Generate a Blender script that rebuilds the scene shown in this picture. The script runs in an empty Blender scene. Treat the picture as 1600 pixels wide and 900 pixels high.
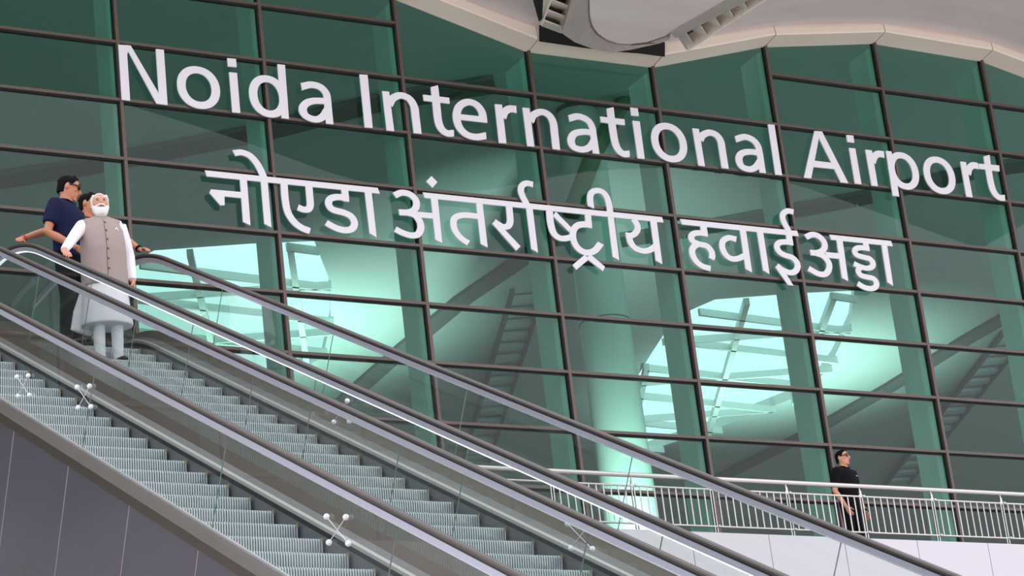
import bpy, bmesh, math, random
from mathutils import Vector, Matrix
random.seed(7)
C = bpy.context.scene.collection
SC = bpy.context.scene
R = math.radians

# ------------------------------------------------------------------ camera
YAW, PITCH, ROLL = R(30.685379), R(20.599439), R(6.875219)
FPX = 4286.925
fw = Vector((math.sin(YAW)*math.cos(PITCH), math.cos(YAW)*math.cos(PITCH), math.sin(PITCH)))
r0 = Vector((math.cos(YAW), -math.sin(YAW), 0)); d0 = fw.cross(r0)
CR = math.cos(ROLL)*r0 + math.sin(ROLL)*d0
CD = -math.sin(ROLL)*r0 + math.cos(ROLL)*d0
cam_data = bpy.data.cameras.new('camera'); cam = bpy.data.objects.new('camera', cam_data); C.objects.link(cam)
cam_data.sensor_width = 36.0; cam_data.lens = FPX*36/1600; cam_data.clip_end = 500
cam.matrix_world = Matrix(((CR.x, -CD.x, -fw.x, 0), (CR.y, -CD.y, -fw.y, 0), (CR.z, -CD.z, -fw.z, 0), (0, 0, 0, 1)))
SC.camera = cam

# ------------------------------------------------------------------ light, exposure
SC.view_settings.view_transform = 'Standard'; SC.view_settings.look = 'None'
SC.view_settings.exposure = 0.0; SC.view_settings.gamma = 1.0; SC.view_settings.use_curve_mapping = False
world = bpy.data.worlds.new('sky'); SC.world = world; world.use_nodes = True
bg = world.node_tree.nodes['Background']; bg.inputs[0].default_value = (0.93, 0.94, 1.0, 1); bg.inputs[1].default_value = 1.7

def area(name, loc, size, power, col=(1, 1, 1), target=None):
    l = bpy.data.lights.new(name, 'AREA'); l.shape = 'RECTANGLE'; l.size, l.size_y = size; l.energy = power; l.color = col
    o = bpy.data.objects.new(name, l); C.objects.link(o); o.location = loc
    dv = (Vector(target) - Vector(loc)) if target else Vector((0, 0, -1))
    o.rotation_euler = dv.to_track_quat('-Z', 'Y').to_euler()
    return o
PER = 16.05
UP = 420
for k in (0, 1):      # added fill lights, unseen on the floor, brightening the ceiling round the skylights
    a = area('ceiling_fill', (29.3 + PER*k, 61, 10.6), (3, 5), UP, (1, 1, .97), (29.3 + PER*k, 61.5, 25)); a.data.spread = R(42)

# ------------------------------------------------------------------ helpers
def lin(c):
    return tuple((v/255/12.92 if v/255 <= .04045 else ((v/255+.055)/1.055)**2.4) for v in c) + (1,)
MATS = {}
def mat(name, rgb, rough=.6, metal=0.0, noise=0.0, scale=20, bump=0.0, emit=0.0, spec=.5, coord='Object', stretch=(1, 1, 1)):
    m = bpy.data.materials.new(name); m.use_nodes = True; nt = m.node_tree; b = nt.nodes['Principled BSDF']
    col = lin(rgb)
    b.inputs['Base Color'].default_value = col; b.inputs['Roughness'].default_value = rough; b.inputs['Metallic'].default_value = metal
    b.inputs['Specular IOR Level'].default_value = spec
    if emit: b.inputs['Emission Color'].default_value = col; b.inputs['Emission Strength'].default_value = emit
    if noise or bump:
        tc = nt.nodes.new('ShaderNodeTexCoord'); mp = nt.nodes.new('ShaderNodeMapping'); mp.inputs['Scale'].default_value = stretch
        n = nt.nodes.new('ShaderNodeTexNoise'); n.inputs['Scale'].default_value = scale; n.inputs['Detail'].default_value = 5
        nt.links.new(tc.outputs[coord], mp.inputs[0]); nt.links.new(mp.outputs[0], n.inputs[0])
        if noise:
            mx = nt.nodes.new('ShaderNodeMixRGB'); mx.blend_type = 'MULTIPLY'; mx.inputs[0].default_value = 1
            rp = nt.nodes.new('ShaderNodeMapRange'); rp.inputs['From Min'].default_value = .3; rp.inputs['From Max'].default_value = .7
            rp.inputs['To Min'].default_value = 1-noise; rp.inputs['To Max'].default_value = 1+noise*.4
            nt.links.new(n.outputs[0], rp.inputs[0]); mx.inputs[1].default_value = col
            nt.links.new(rp.outputs[0], mx.inputs[2]); nt.links.new(mx.outputs[0], b.inputs['Base Color'])
        if bump:
            bp = nt.nodes.new('ShaderNodeBump'); bp.inputs['Strength'].default_value = bump; bp.inputs['Distance'].default_value = .01
            nt.links.new(n.outputs[0], bp.inputs['Height']); nt.links.new(bp.outputs[0], b.inputs['Normal'])
    MATS[name] = m
    return m
def glass(name, tint, ior=1.45, rough=0.0, gain=1.0):
    m = bpy.data.materials.new(name); m.use_nodes = True; nt = m.node_tree; nt.nodes.clear()
    o = nt.nodes.new('ShaderNodeOutputMaterial'); mx = nt.nodes.new('ShaderNodeMixShader'); t = nt.nodes.new('ShaderNodeBsdfTransparent')
    g = nt.nodes.new('ShaderNodeBsdfGlossy'); f = nt.nodes.new('ShaderNodeFresnel'); ml = nt.nodes.new('ShaderNodeMath')
    ml.operation = 'MULTIPLY'; ml.inputs[1].default_value = gain; ml.use_clamp = True
    t.inputs[0].default_value = tint + (1,); g.inputs['Roughness'].default_value = rough; f.inputs[0].default_value = ior
    ge = nt.nodes.new('ShaderNodeNewGeometry'); iv = nt.nodes.new('ShaderNodeMath'); iv.operation = 'SUBTRACT'; iv.inputs[0].default_value = 1
    nt.links.new(ge.outputs['Backfacing'], iv.inputs[1]); m2 = nt.nodes.new('ShaderNodeMath'); m2.operation = 'MULTIPLY'
    nt.links.new(f.outputs[0], m2.inputs[0]); nt.links.new(iv.outputs[0], m2.inputs[1]); nt.links.new(m2.outputs[0], ml.inputs[0])
    tc = nt.nodes.new('ShaderNodeMixRGB'); tc.inputs[1].default_value = tint+(1,); tc.inputs[2].default_value = (1, 1, 1, 1)
    nt.links.new(ge.outputs['Backfacing'], tc.inputs[0]); nt.links.new(tc.outputs[0], t.inputs[0])      # one reflection and one tint per sheet
    nt.links.new(ml.outputs[0], mx.inputs[0]); nt.links.new(t.outputs[0], mx.inputs[1]); nt.links.new(g.outputs[0], mx.inputs[2])
    nt.links.new(mx.outputs[0], o.inputs[0])
    MATS[name] = m
    return m

def tag(o, label=None, cat=None, group=None, kind=None):
    if label: o['label'] = label
    if cat: o['category'] = cat
    if group: o['group'] = group
    if kind: o['kind'] = kind
    return o
def empty(name, loc=(0, 0, 0), rz=0, parent=None):
    o = bpy.data.objects.new(name, None); C.objects.link(o); o.location = loc; o.rotation_euler = (0, 0, rz)
    o.empty_display_size = .2
    if parent: o.parent = parent
    return o
class MB:
    """collects solids and links them as one mesh object"""
    def __init__(s): s.v = []; s.f = []; s.m = []
    def add(s, vs, fs, mi=0):
        n = len(s.v); s.v += [tuple(v) for v in vs]; s.f += [tuple(i+n for i in f) for f in fs]; s.m += [mi]*len(fs)
        return s
    def box(s, lo, hi, mi=0):
        x0, y0, z0 = lo; x1, y1, z1 = hi
        return s.add([(x0,y0,z0),(x1,y0,z0),(x1,y1,z0),(x0,y1,z0),(x0,y0,z1),(x1,y0,z1),(x1,y1,z1),(x0,y1,z1)],
                     [(0,3,2,1),(4,5,6,7),(0,1,5,4),(1,2,6,5),(2,3,7,6),(3,0,4,7)], mi)
    def prism(s, poly, d, mi=0):          # 3-D polygon pushed along vector d
        n = len(poly); d = Vector(d); a = [Vector(p) for p in poly]; b = [p+d for p in a]
        return s.add(a+b, [tuple(range(n))[::-1], tuple(range(n, 2*n))] + [(i, (i+1) % n, n+(i+1) % n, n+i) for i in range(n)], mi)
    def tube(s, pts, rad, side=(1, 0, 0), n=12, cap=True, mi=0):   # pts path; rad: r or (a,b) per point
        pts = [Vector(p) for p in pts]; side = Vector(side); rings = []
        for i, p in enumerate(pts):
            t = (pts[min(i+1, len(pts)-1)] - pts[max(i-1, 0)])
            if t.length < 1e-9: t = Vector((0, 0, 1))
            t.normalize()
            u = side - t*side.dot(t)
            if u.length < 1e-4: u = Vector((0, 1, 0)) - t*t.y
            u.normalize(); w = t.cross(u)
            r = rad[i] if isinstance(rad, (list, tuple)) and not (len(rad) == 2 and len(pts) != 2 and not isinstance(rad[0], (list, tuple))) else rad
            a, b = r if isinstance(r, (list, tuple)) else (r, r)
            rings.append([p + u*a*math.cos(2*math.pi*k/n) + w*b*math.sin(2*math.pi*k/n) for k in range(n)])
        v = [q for rg in rings for q in rg]; f = []
        for i in range(len(rings)-1):
            for k in range(n): f.append((i*n+k, i*n+(k+1) % n, (i+1)*n+(k+1) % n, (i+1)*n+k))
        if cap: f.append(tuple(range(n))[::-1]); f.append(tuple(range((len(rings)-1)*n, len(rings)*n)))
        return s.add(v, f, mi)
    def ell(s, c, r, mtx=None, n=12, mi=0):
        c = Vector(c); v = []; f = []; m = n//2
        for i in range(m+1):
            th = math.pi*i/m
            for k in range(n):
                ph = 2*math.pi*k/n
                q = Vector((r[0]*math.sin(th)*math.cos(ph), r[1]*math.sin(th)*math.sin(ph), r[2]*math.cos(th)))
                if mtx: q = mtx @ q
                v.append(c+q)
        for i in range(m):
            for k in range(n): f.append((i*n+k, (i+1)*n+k, (i+1)*n+(k+1) % n, i*n+(k+1) % n))
        return s.add(v, f, mi)
    def mesh(s, name, mats):
        me = bpy.data.meshes.new(name); me.from_pydata(s.v, [], s.f)
        for m in (mats if isinstance(mats, (list, tuple)) else [mats]): me.materials.append(m)
        me.polygons.foreach_set('material_index', s.m)
        bm = bmesh.new(); bm.from_mesh(me); bmesh.ops.recalc_face_normals(bm, faces=bm.faces); bm.to_mesh(me); bm.free()
        me.update()
        return me
    def build(s, name, mats, parent=None, smooth=False):
        me = s.mesh(name, mats)
        if smooth: me.polygons.foreach_set('use_smooth', [True]*len(me.polygons))
        o = bpy.data.objects.new(name, me); C.objects.link(o)
        if parent: o.parent = parent
        return o
    def solid(s, name, mats, parent=None, voxel=.01, it=6, fac=.5):     # one continuous skin over everything collected
        me = s.mesh(name, mats); o = bpy.data.objects.new(name, me); C.objects.link(o)
        md = o.modifiers.new('r', 'REMESH'); md.mode = 'VOXEL'; md.voxel_size = voxel; md.use_smooth_shade = True
        if it: sm = o.modifiers.new('s', 'SMOOTH'); sm.iterations = it; sm.factor = fac
        dg = bpy.context.evaluated_depsgraph_get(); ev = bpy.data.meshes.new_from_object(o.evaluated_get(dg))
        o.modifiers.clear(); o.data = ev; ev.name = name
        if not len(ev.materials):
            ev.materials.append(mats if not isinstance(mats, (list, tuple)) else mats[0])
        ev.polygons.foreach_set('use_smooth', [True]*len(ev.polygons))
        if parent: o.parent = parent
        return o
def inst(o, parent=None, loc=None):
    c = o.copy(); C.objects.link(c)
    if parent: c.parent = parent
    if loc is not None: c.location = loc
    return c
def ray(u, v): return CR*((u-800)/FPX) + CD*((v-450)/FPX) + fw
def aty(u, v, Y): w = ray(u, v); return w*(Y/w.y)
def atz(u, v, Z): w = ray(u, v); return w*(Z/w.z)
def atx(u, v, X): w = ray(u, v); return w*(X/w.x)

# ------------------------------------------------------------------ materials
m_cap = mat('mullion_cap', (104, 92, 86), .45, .5)
m_gasket = mat('gasket', (22, 24, 24), .7)
m_fin = mat('fin_white', (206, 214, 208), .5)
m_finedge = mat('fin_edge', (236, 240, 225), .4)
m_fglass = glass('facade_glass', (.35, .69, .60), 1.5, 0, 1.05)
m_letter = mat('letter_white', (236, 232, 238), .45)
m_fascia = mat('fascia_beige', (240, 224, 208), .5, 0)
m_soffit = mat('soffit_grey', (222, 210, 208), .7, noise=.05, scale=.6)
m_leaf = mat('leaf_panel', (228, 214, 210), .5)
m_rim = mat('leaf_rim', (186, 172, 166), .4, .2)
m_dark = mat('gap_shade', (20, 19, 19), .8)  # shade of the open gaps, put into the colour
m_louv = mat('louvre_beige', (240, 228, 214), .5)
m_iceil = mat('concourse_ceiling', (205, 212, 208), .7)
m_iwall = mat('concourse_wall', (150, 158, 154), .8)
m_ifloor = mat('concourse_floor', (150, 150, 146), .5)
m_slot = mat('slot_dark', (104, 112, 106), .8)
m_lattice = mat('lattice_white', (225, 232, 228), .6)
m_col = mat('column_white', (214, 222, 214), .5)
m_green = mat('strut_green', (70, 120, 80), .6)
m_panel = mat('cladding_white', (206, 201, 209), .5)
m_joint = mat('joint_dark', (70, 68, 72), .8)
m_steel = mat('stainless', (205, 200, 198), .22, .95)
m_rubber = mat('handrail_rubber', (66, 55, 51), .4, 0, spec=.55)
m_rail_dark = mat('handrail_guide', (16, 15, 15), .5)
m_alu = mat('rail_profile', (192, 190, 206), .35, .55)
m_strip = mat('rail_glint', (250, 250, 255), .4, emit=.9)  # sky highlight on the aluminium edge, painted as a glow
m_trim = mat('rail_bright_trim', (225, 228, 235), .25, .7)
m_bglass = glass('balustrade_glass', (.91, .95, .93), 1.5, 0, 1.0)
m_gedge = mat('glass_edge', (120, 138, 133), .3)
m_bronze = mat('deck_bronze', (90, 80, 71), .33, .75, noise=.08, scale=3)
m_deck = mat('deck_grey', (112, 110, 112), .35, .6)
m_skirt = mat('skirt_grey', (118, 120, 122), .4, .5)
m_brush = mat('skirt_brush', (28, 30, 34), .8)
m_edge = mat('skirt_trim', (190, 188, 182), .35, .6)
m_clad = mat('escalator_cladding', (107, 103, 113), .3, .7, noise=.10, scale=1.2, stretch=(1, .35, 1))
m_cladj = mat('cladding_joint', (168, 160, 164), .4, .5)
m_step = mat('step_metal', (196, 205, 208), .38, .35)
m_groove = mat('step_groove', (74, 82, 86), .6, .3)
m_comb = mat('step_edge_mark', (150, 132, 88), .5)
m_ground = mat('ground_paving', (222, 216, 210), .8, noise=.08, scale=.8)
m_slab = mat('slab_grey', (150, 148, 150), .7)
m_refl = mat('reflection_clear', (226, 228, 232), .15, .2)

# ------------------------------------------------------------------ numbers of the place
D = 39.642                       # facade plane
X0, Z0, CW, RH = 16.2555, 22.365, 2.7378, 1.1     # mullion c0, transom r0, bay width, pane height
FLOOR = 10.2
TAN = math.tan(R(30))
TOPS = {-2: 22.0, -1: 22.8, 0: 23.35, 1: 23.45, 2: 22.873, 3: 22.144, 4: 22.169, 5: 22.965, 6: 23.394, 7: 23.347, 8: 22.75, 9: 22.1}
for c in range(-10, -2): TOPS[c] = 22.75+.7*math.cos(2*math.pi*(c-.7)/5.85)
cx = lambda c: X0 + CW*c
rz = lambda r: Z0 - RH*r
def ztop(x):
    c = (x - X0)/CW; i = int(math.floor(c)); i = max(-10, min(8, i)); t = c - i
    return TOPS[i]*(1-t) + TOPS[i+1]*t

# ------------------------------------------------------------------ curtain wall (structure)
wall = tag(empty('wall_front', (0, 0, 0)), kind='structure')
def fullpane():
    return MB().box((.02, 0, -RH+.02), (CW-.02, .024, -.02)).mesh('glass_pane', m_fglass)
pane_me = fullpane()
has = lambda c, r: min(TOPS[c], TOPS[c+1]) > rz(r)+.1      # a bay has a transom only where it runs clear across
for c in range(-1, 9):
    for r in range(-2, 11):
        zt, zb = rz(r), rz(r+1)
        if has(c, r):
            o = bpy.data.objects.new('glass_pane', pane_me); C.objects.link(o); o.location = (cx(c), D, zt); o.parent = wall
        elif has(c, r+1):       # cut by the wavy eave
            xa, xb = cx(c)+.02, cx(c+1)-.02
            MB().prism([(xa, D, zb+.02), (xb, D, zb+.02), (xb, D, TOPS[c+1]), (xa, D, TOPS[c])], (0, .024, 0)).build('glass_pane', m_fglass, wall)
for c in range(-1, 10):
    x = cx(c); zt = TOPS[c]
    MB().box((x-.03, D-.075, FLOOR), (x+.03, D-.015, zt+.03)).box((x-.046, D-.018, FLOOR), (x+.046, D+.05, zt+.03), 1).build('mullion', [m_cap, m_gasket], wall)
    b = MB().box((x-.05, D+.05, FLOOR), (x+.05, D+.80, zt-.05))
    b.box((x-.056, D+.10, FLOOR), (x+.056, D+.22, zt-.06), 1)
    b.build('fin', [m_fin, m_finedge], wall)
for r in range(-1, 11):
    z = rz(r); run = None
    for c in range(-1, 10):
        if c < 9 and has(c, r):
            run = c if run is None else run
        elif run is not None:
            a, b_ = cx(run), cx(c); run = None
            MB().box((a, D-.07, z-.027), (b_, D-.014, z+.027)).box((a, D-.018, z-.048), (b_, D+.05, z+.044), 1).build('transom', [m_cap, m_gasket], wall)

# the same wall carries on to the left beyond the frame
wl = tag(empty('wall_front_left', (0, 0, 0)), kind='structure')
for c in range(-9, -1):
    xa, xb = cx(c)+.02, cx(c+1)-.02
    MB().prism([(xa, D, FLOOR), (xb, D, FLOOR), (xb, D, TOPS[c+1]), (xa, D, TOPS[c])], (0, .024, 0)).build('glass_pane', m_fglass, wl)
    MB().box((cx(c)-.03, D-.075, FLOOR), (cx(c)+.03, D-.015, TOPS[c]+.03)).box((cx(c)-.046, D-.018, FLOOR), (cx(c)+.046, D+.05, TOPS[c]+.03), 1).build('mullion', [m_cap, m_gasket], wl)
    MB().box((cx(c)-.05, D+.05, FLOOR), (cx(c)+.05, D+.80, TOPS[c]-.05)).build('fin', m_fin, wl)
for r in range(1, 11):
    MB().box((cx(-9), D-.07, rz(r)-.027), (cx(-1), D-.014, rz(r)+.027)).box((cx(-9), D-.018, rz(r)-.048), (cx(-1), D+.05, rz(r)+.044), 1).build('transom', [m_cap, m_gasket], wl)

# eave fascia along the wavy top of the glass: one box section per bay
YF = D-.44
for c in range(-9, 9):
    xa, xb = cx(c)+.012, cx(c+1)-.012; ta, tb = TOPS[c], TOPS[c+1]
    ha = .24 + max(0, (22.9-ta))*.14; hb = .24 + max(0, (22.9-tb))*.14
    a = [(xa, D-.02, ta), (xa, YF, ta+.065), (xa, YF-.01, ta+.10), (xa, YF+.01, ta+.06+ha*.7), (xa, YF+.05, ta+.06+ha), (xa, D-.02, ta+.06+ha)]
    b = [(xb, y, tb+(z-ta) if i < 3 else (tb+.06+hb*.7 if i == 3 else tb+.06+hb)) for i, (_, y, z) in enumerate(a)]
    n = len(a)
    MB().add(a+b, [tuple(range(n)), tuple(range(n, 2*n))]+[(i, (i+1) % n, n+(i+1) % n, n+i) for i in range(n)]).build('trim_1', m_fascia)['kind'] = 'structure'

# roof canopy outside (underside follows the wave) and roof over the concourse
def soffit_z(x, y): return ztop(x)+.30+.02*(YF-y)
def ztop_s(x):
    return (ztop(x-.7)+ztop(x)*2+ztop(x+.7))/4
nx, ny = 110, 8
b = MB(); V = []
for j in range(ny+1):
    for i in range(nx+1):
        x = cx(-10)+(cx(9)-cx(-10))*i/nx; y = YF+.25-(YF-32)*j/ny
        V.append((x, y, ztop_s(x)+.30+.03*(YF-y)))
nV = len(V); V += [(x, y, z+.5) for x, y, z in V]
F = []
for j in range(ny):
    for i in range(nx):
        q = (j*(nx+1)+i, j*(nx+1)+i+1, (j+1)*(nx+1)+i+1, (j+1)*(nx+1)+i); F.append(q); F.append(tuple(k+nV for k in q[::-1]))
rim = [i for i in range(nx+1)] + [j*(nx+1)+nx for j in range(1, ny+1)] + [ny*(nx+1)+i for i in range(nx-1, -1, -1)] + [j*(nx+1) for j in range(ny-1, 0, -1)]
for k in range(len(rim)): F.append((rim[k], rim[(k+1) % len(rim)], rim[(k+1) % len(rim)]+nV, rim[k]+nV))
b.add(V, F); o = b.build('ceiling_canopy', m_soffit, smooth=False); o['kind'] = 'structure'

# valley panel hanging in the trough of the canopy, with louvred channels on both sides
ZL = aty(965, 84, 38.72).z
t = tag(empty('canopy_valley_panel', atz(965, 60, ZL)), 'rounded grey valley panel hanging in the trough of the wavy canopy between two louvred channels', 'roof panel')
base = Vector(t.location)
def offp(pts, Z): return [atz(u, v, Z)-base for u, v in pts]
leaf = [(905, -60), (921, 0), (922, 24), (926, 40), (934, 52), (948, 62), (966, 68), (985, 69), (1010, 66), (1040, 56), (1060, 42), (1150, -4), (1250, -60)]
MB().prism(offp(leaf, ZL+.02), (0, 0, .12)).build('panel', m_leaf, t)
rim_o = [(868, -60), (893, 0), (878, 52), (898, 66), (925, 76), (955, 82), (985, 78), (1030, 68), (1046, 62), (1048, 52)]
rim_i = [(903, -60), (919, 0), (919, 26), (923, 42), (931, 54), (946, 64), (966, 70), (986, 71), (1012, 68), (1042, 57)]
b = MB(); n = len(rim_o); O = offp(rim_o, ZL); I = offp(rim_i, ZL+.05)
for i in range(n-1): b.prism([O[i], O[i+1], I[i+1], I[i]], (0, 0, .1))
b.build('rim', m_rim, t)
MB().prism(offp([(1048, 52), (1056, 60), (1250, -42), (1242, -60)], ZL-.01), (0, 0, .1)).build('side_rail', m_rim, t)
def ladder(a, b_, hw, nrung, zz):
    a, b_ = [Vector(p) for p in ((a[0], a[1], 0), (b_[0], b_[1], 0))]
    d = (b_-a); L = d.length; d.normalize(); nrm = Vector((-d.y, d.x, 0))
    g = empty('louvre_channel', (0, 0, 0), 0, t)
    px = lambda p: (p.x, p.y)
    for sgn in (-1, 1):
        q = [a+nrm*hw*sgn, b_+nrm*hw*sgn, b_+nrm*(hw-2.2)*sgn, a+nrm*(hw-2.2)*sgn]
        MB().prism(offp([px(p) for p in q], zz), (0, 0, .28)).build('side_plate', m_louv, g)
    for k in range(nrung):
        c0 = a + d*L*(k+.5)/nrung; c1 = c0 + d*L/nrung*.55
        lo = offp([px(c0-nrm*hw*.9), px(c0+nrm*hw*.9)], zz+.02); hi = offp([px(c1+nrm*hw*.9), px(c1-nrm*hw*.9)], zz+.26)
        MB().prism(lo+hi, (0, 0, .03)).build('louvre', m_louv, g)
    q = [a+nrm*hw, b_+nrm*hw, b_-nrm*hw, a-nrm*hw]
    MB().prism(offp([px(p) for p in q], zz+.3), (0, 0, .03)).build('back_plate', m_slot, g)
ladder((892, -34), (862, 46), 18, 5, ZL+.05)
ladder((1236, -44), (1066, 66), 16.5, 8, ZL+.0)
MB().prism([aty(u, v, YF-.03)-base for u, v in [(843, 36), (843, 64), (912, 74), (960, 80), (1000, 83), (1039, 88), (1039, 66), (1000, 60), (900, 40)]], (0, .02, 0)).prism(offp([(831, -6), (849, -6), (847, 30), (842, 34)], ZL+.1), (0, 0, .03)).build('gap_shade_sheet', m_dark, t)  # near-black sheets painting the shade in the gaps beside the panel

# ------------------------------------------------------------------ concourse behind the glass
XW = cx(-9)-.1
MB().box((XW, D+.1, FLOOR-.4), (85, 95, FLOOR)).build('floor', m_ifloor)['kind'] = 'structure'
MB().box((XW, 94, FLOOR), (85, 94.4, 30)).build('wall_back', m_iwall)['kind'] = 'structure'
MB().box((XW-.3, D-.02, FLOOR-.4), (XW, 94, 25.4)).build('wall_left', m_iwall)['kind'] = 'structure'
MB().box((85, D+.1, FLOOR), (85.4, 94, 30)).build('wall_right', m_iwall)['kind'] = 'structure'
ZC = 25.0
SKY = [(23.5, 58.2), (23.9, 56.8), (26.0, 55.9), (27.5, 55.4), (28.9, 57.6), (30.2, 60.3), (31.2, 63.0), (30.2, 66.4), (28.8, 69.6), (27.2, 68.8), (25.6, 64.5), (24.4, 61)]
bm = bmesh.new()
outer = [bm.verts.new(p) for p in [(XW, D-.35, ZC), (85, D-.35, ZC), (85, 94, ZC), (XW, 94, ZC)]]
ed = [bm.edges.new((outer[i], outer[(i+1) % 4])) for i in range(4)]
for k in (0, 1):
    h = [bm.verts.new((x+PER*k, y, ZC)) for x, y in SKY]
    ed += [bm.edges.new((h[i], h[(i+1) % len(h)])) for i in range(len(h))]
bmesh.ops.triangle_fill(bm, edges=ed, use_beauty=True)
kill = []
def inside(x, y, poly):
    r_ = False
    for i in range(len(poly)):
        (xa, ya), (xb, yb) = poly[i], poly[i-1]
        if (ya > y) != (yb > y) and x < (xb-xa)*(y-ya)/(yb-ya)+xa: r_ = not r_
    return r_
for f in bm.faces:
    c_ = f.calc_center_median()
    if any(inside(c_.x-PER*k, c_.y, SKY) for k in (0, 1)): kill.append(f)
bmesh.ops.delete(bm, geom=kill, context='FACES_ONLY')
ex = bmesh.ops.extrude_face_region(bm, geom=bm.faces[:])
bmesh.ops.translate(bm, verts=[v for v in ex['geom'] if isinstance(v, bmesh.types.BMVert)], vec=(0, 0, .3))
bmesh.ops.recalc_face_normals(bm, faces=bm.faces)
me = bpy.data.meshes.new('ceiling'); bm.to_mesh(me); bm.free(); me.materials.append(m_iceil)
o = bpy.data.objects.new('ceiling', me); C.objects.link(o); o['kind'] = 'structure'
places = {0: 'behind the left half of the glass wall', 1: 'behind the right half of the glass wall'}
for k in (0, 1):
    t = tag(empty('skylight', (27+PER*k, 62, ZC)), 'bright roof skylight with diagonal lattice seen ' + places[k], 'skylight', 'skylights over the concourse')
    b = MB()
    def bar(p, q, w=.16):
        p, q = Vector(p), Vector(q); d = (q-p).normalized(); nn = Vector((-d.y, d.x, 0))*w/2
        b.prism([p+nn, q+nn, q-nn, p-nn], (0, 0, .2))
    for ang, st, w_ in ((63, 2.4, .16), (5, 2.1, .09), (-22, 3.4, .07)):      # three families of bars, clipped to the opening
        d = Vector((math.cos(R(ang)), math.sin(R(ang)))); nn = Vector((-d.y, d.x)); c0 = Vector((27.5, 62))
        for i in range(-9, 10):
            run = None
            for s_ in range(-130, 131):
                q = c0+nn*st*i+d*s_*.1; ins = inside(q.x, q.y, SKY)
                if ins and run is None: run = q.copy()
                if run is not None and (not ins or s_ == 130):
                    bar((run.x-27, run.y-62, -.22), (q.x-27, q.y-62, -.22), w_); run = None
    b.build('lattice', m_lattice, t)
# dark louvred slots and ceiling ribs (they repeat with the roof bays)
def strip(name, pts, w, m_, z=ZC-.12, parent=None, th=.1):
    b = MB(); P = [Vector((x, y, z)) for x, y in pts]
    for i in range(len(P)-1):
        d = (P[i+1]-P[i]).normalized(); nn = Vector((-d.y, d.x, 0))*w/2
        b.prism([P[i]+nn, P[i+1]+nn, P[i+1]-nn, P[i]-nn], (0, 0, th))
    return b.build(name, m_, parent)
for k in (0, 1):
    o = strip('ceiling_slot', [(17.2+PER*k, 54), (16.9+PER*k, 58), (17.0+PER*k, 62), (17.2+PER*k, 66), (16.8+PER*k, 72)], .55, m_slot)
    tag(o, ['dark louvred ceiling slot behind the left end of the glass wall', 'dark louvred ceiling slot running diagonally behind the middle of the glass wall'][k], 'ceiling slot', 'ceiling slots')
o = strip('ceiling_slot', [(17.2+2*PER, 54), (17.2+2*PER, 58), (17.4+2*PER, 62), (17.4+2*PER, 66), (16.9+2*PER, 72)], .55, m_slot)
tag(o, 'dark louvred ceiling slot running diagonally behind the guard at the right', 'ceiling slot', 'ceiling slots')
arc = [(16.5, 55.4), (19.0, 53.5), (20.3, 52.6), (21.6, 51.5), (23.6, 49.8), (25.6, 47.6), (27.6, 46.2)]
for k in (0, 1):
    o = strip('ceiling_rib', [(x+PER*k, y) for x, y in arc[k:]], .75, m_slot)
    tag(o, ['dark curved ceiling rib crossing behind the upper left glass', 'dark curved ceiling rib crossing behind the right end of the lettering'][k], 'ceiling rib', 'curved ceiling ribs')
for k, lb in ((0, 'grey louvred ladder-like ceiling channel behind the glass left of the round column'), (1, 'grey louvred ladder-like ceiling channel behind the glass right of the guard')):
    t = tag(empty('ceiling_louvre', (34.6+PER*k, 58.5, ZC-.05)), lb, 'ceiling louvre', 'ceiling louvres')
    P0, P1 = Vector((-.3, -1.5, 0)), Vector((5.2, 12, 0)); d = (P1-P0).normalized(); nn = Vector((-d.y, d.x, 0))
    for s_ in (-1, 1):
        MB().prism([P0+nn*s_*.36, P1+nn*s_*.36, P1+nn*s_*.46, P0+nn*s_*.46], (0, 0, -.14)).build('side_plate', m_slot, t)
    for i in range(16):
        q = P0+(P1-P0)*(i+.5)/16
        MB().prism([q-nn*.36, q+nn*.36, q+nn*.36+d*.35, q-nn*.36+d*.35], (0, 0, -.10)).build('louvre', m_iceil, t)
# round column with capital
CYc = 47.0
ctop, cbot = aty(903, 178, CYc), aty(950, 640, CYc)
xc_, = (aty(935, 430, CYc).x,)
t = tag(empty('concourse_column', (xc_, CYc, FLOOR)), 'thick round white column with a dark capital standing behind the glass wall', 'column')
H_ = ctop.z-FLOOR
MB().tube([(0, 0, 0), (0, 0, H_*.3), (0, 0, H_*.62), (0, 0, H_*.97), (0, 0, H_)], [.62, .60, .55, .50, .46], n=32).build('shaft', m_col, t, True)
for zz in (.42, .66):
    MB().tube([(0, 0, H_*zz-.012), (0, 0, H_*zz+.012)], [.585-.06*zz/.66*.3, .585-.06*zz/.66*.3], n=32).build('joint_ring', m_slot, t)
MB().tube([(0, 0, H_-.05), (0, 0, H_+.35), (0, 0, H_+.42)], [.42, .50, .46], n=32).build('capital', mat('capital_dark', (60, 78, 84), .5), t, True)
b = MB().tube([(0, 0, H_+.42), (0, 0, H_+.65)], [.40, .40], n=24).box((-.7, -.25, H_+.65), (.7, .25, H_+1.0))
b.build('bearing', m_col, t)
cb = Vector(t.location)
MB().tube([aty(892, 335, CYc-.75)-cb, aty(930, 235, CYc-.75)-cb, aty(992, 128, CYc-.75)-cb], [.20, .20, .17], n=16).build('strut', m_green, t, True)
a = area('column_fill', (xc_-1.6, CYc-4.0, FLOOR+.3), (.5, .5), 190, (1, 1, .97), (xc_, CYc, FLOOR+5)); a.data.spread = R(40)  # added unseen fill light to brighten the column
a = area('fin_fill', (26, 43.2, FLOOR+.3), (26, .5), 60, (1, 1, .97), (26, 40.0, FLOOR+5.5)); a.data.spread = R(60)  # added unseen fill light to brighten the fins behind the glass

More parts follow.
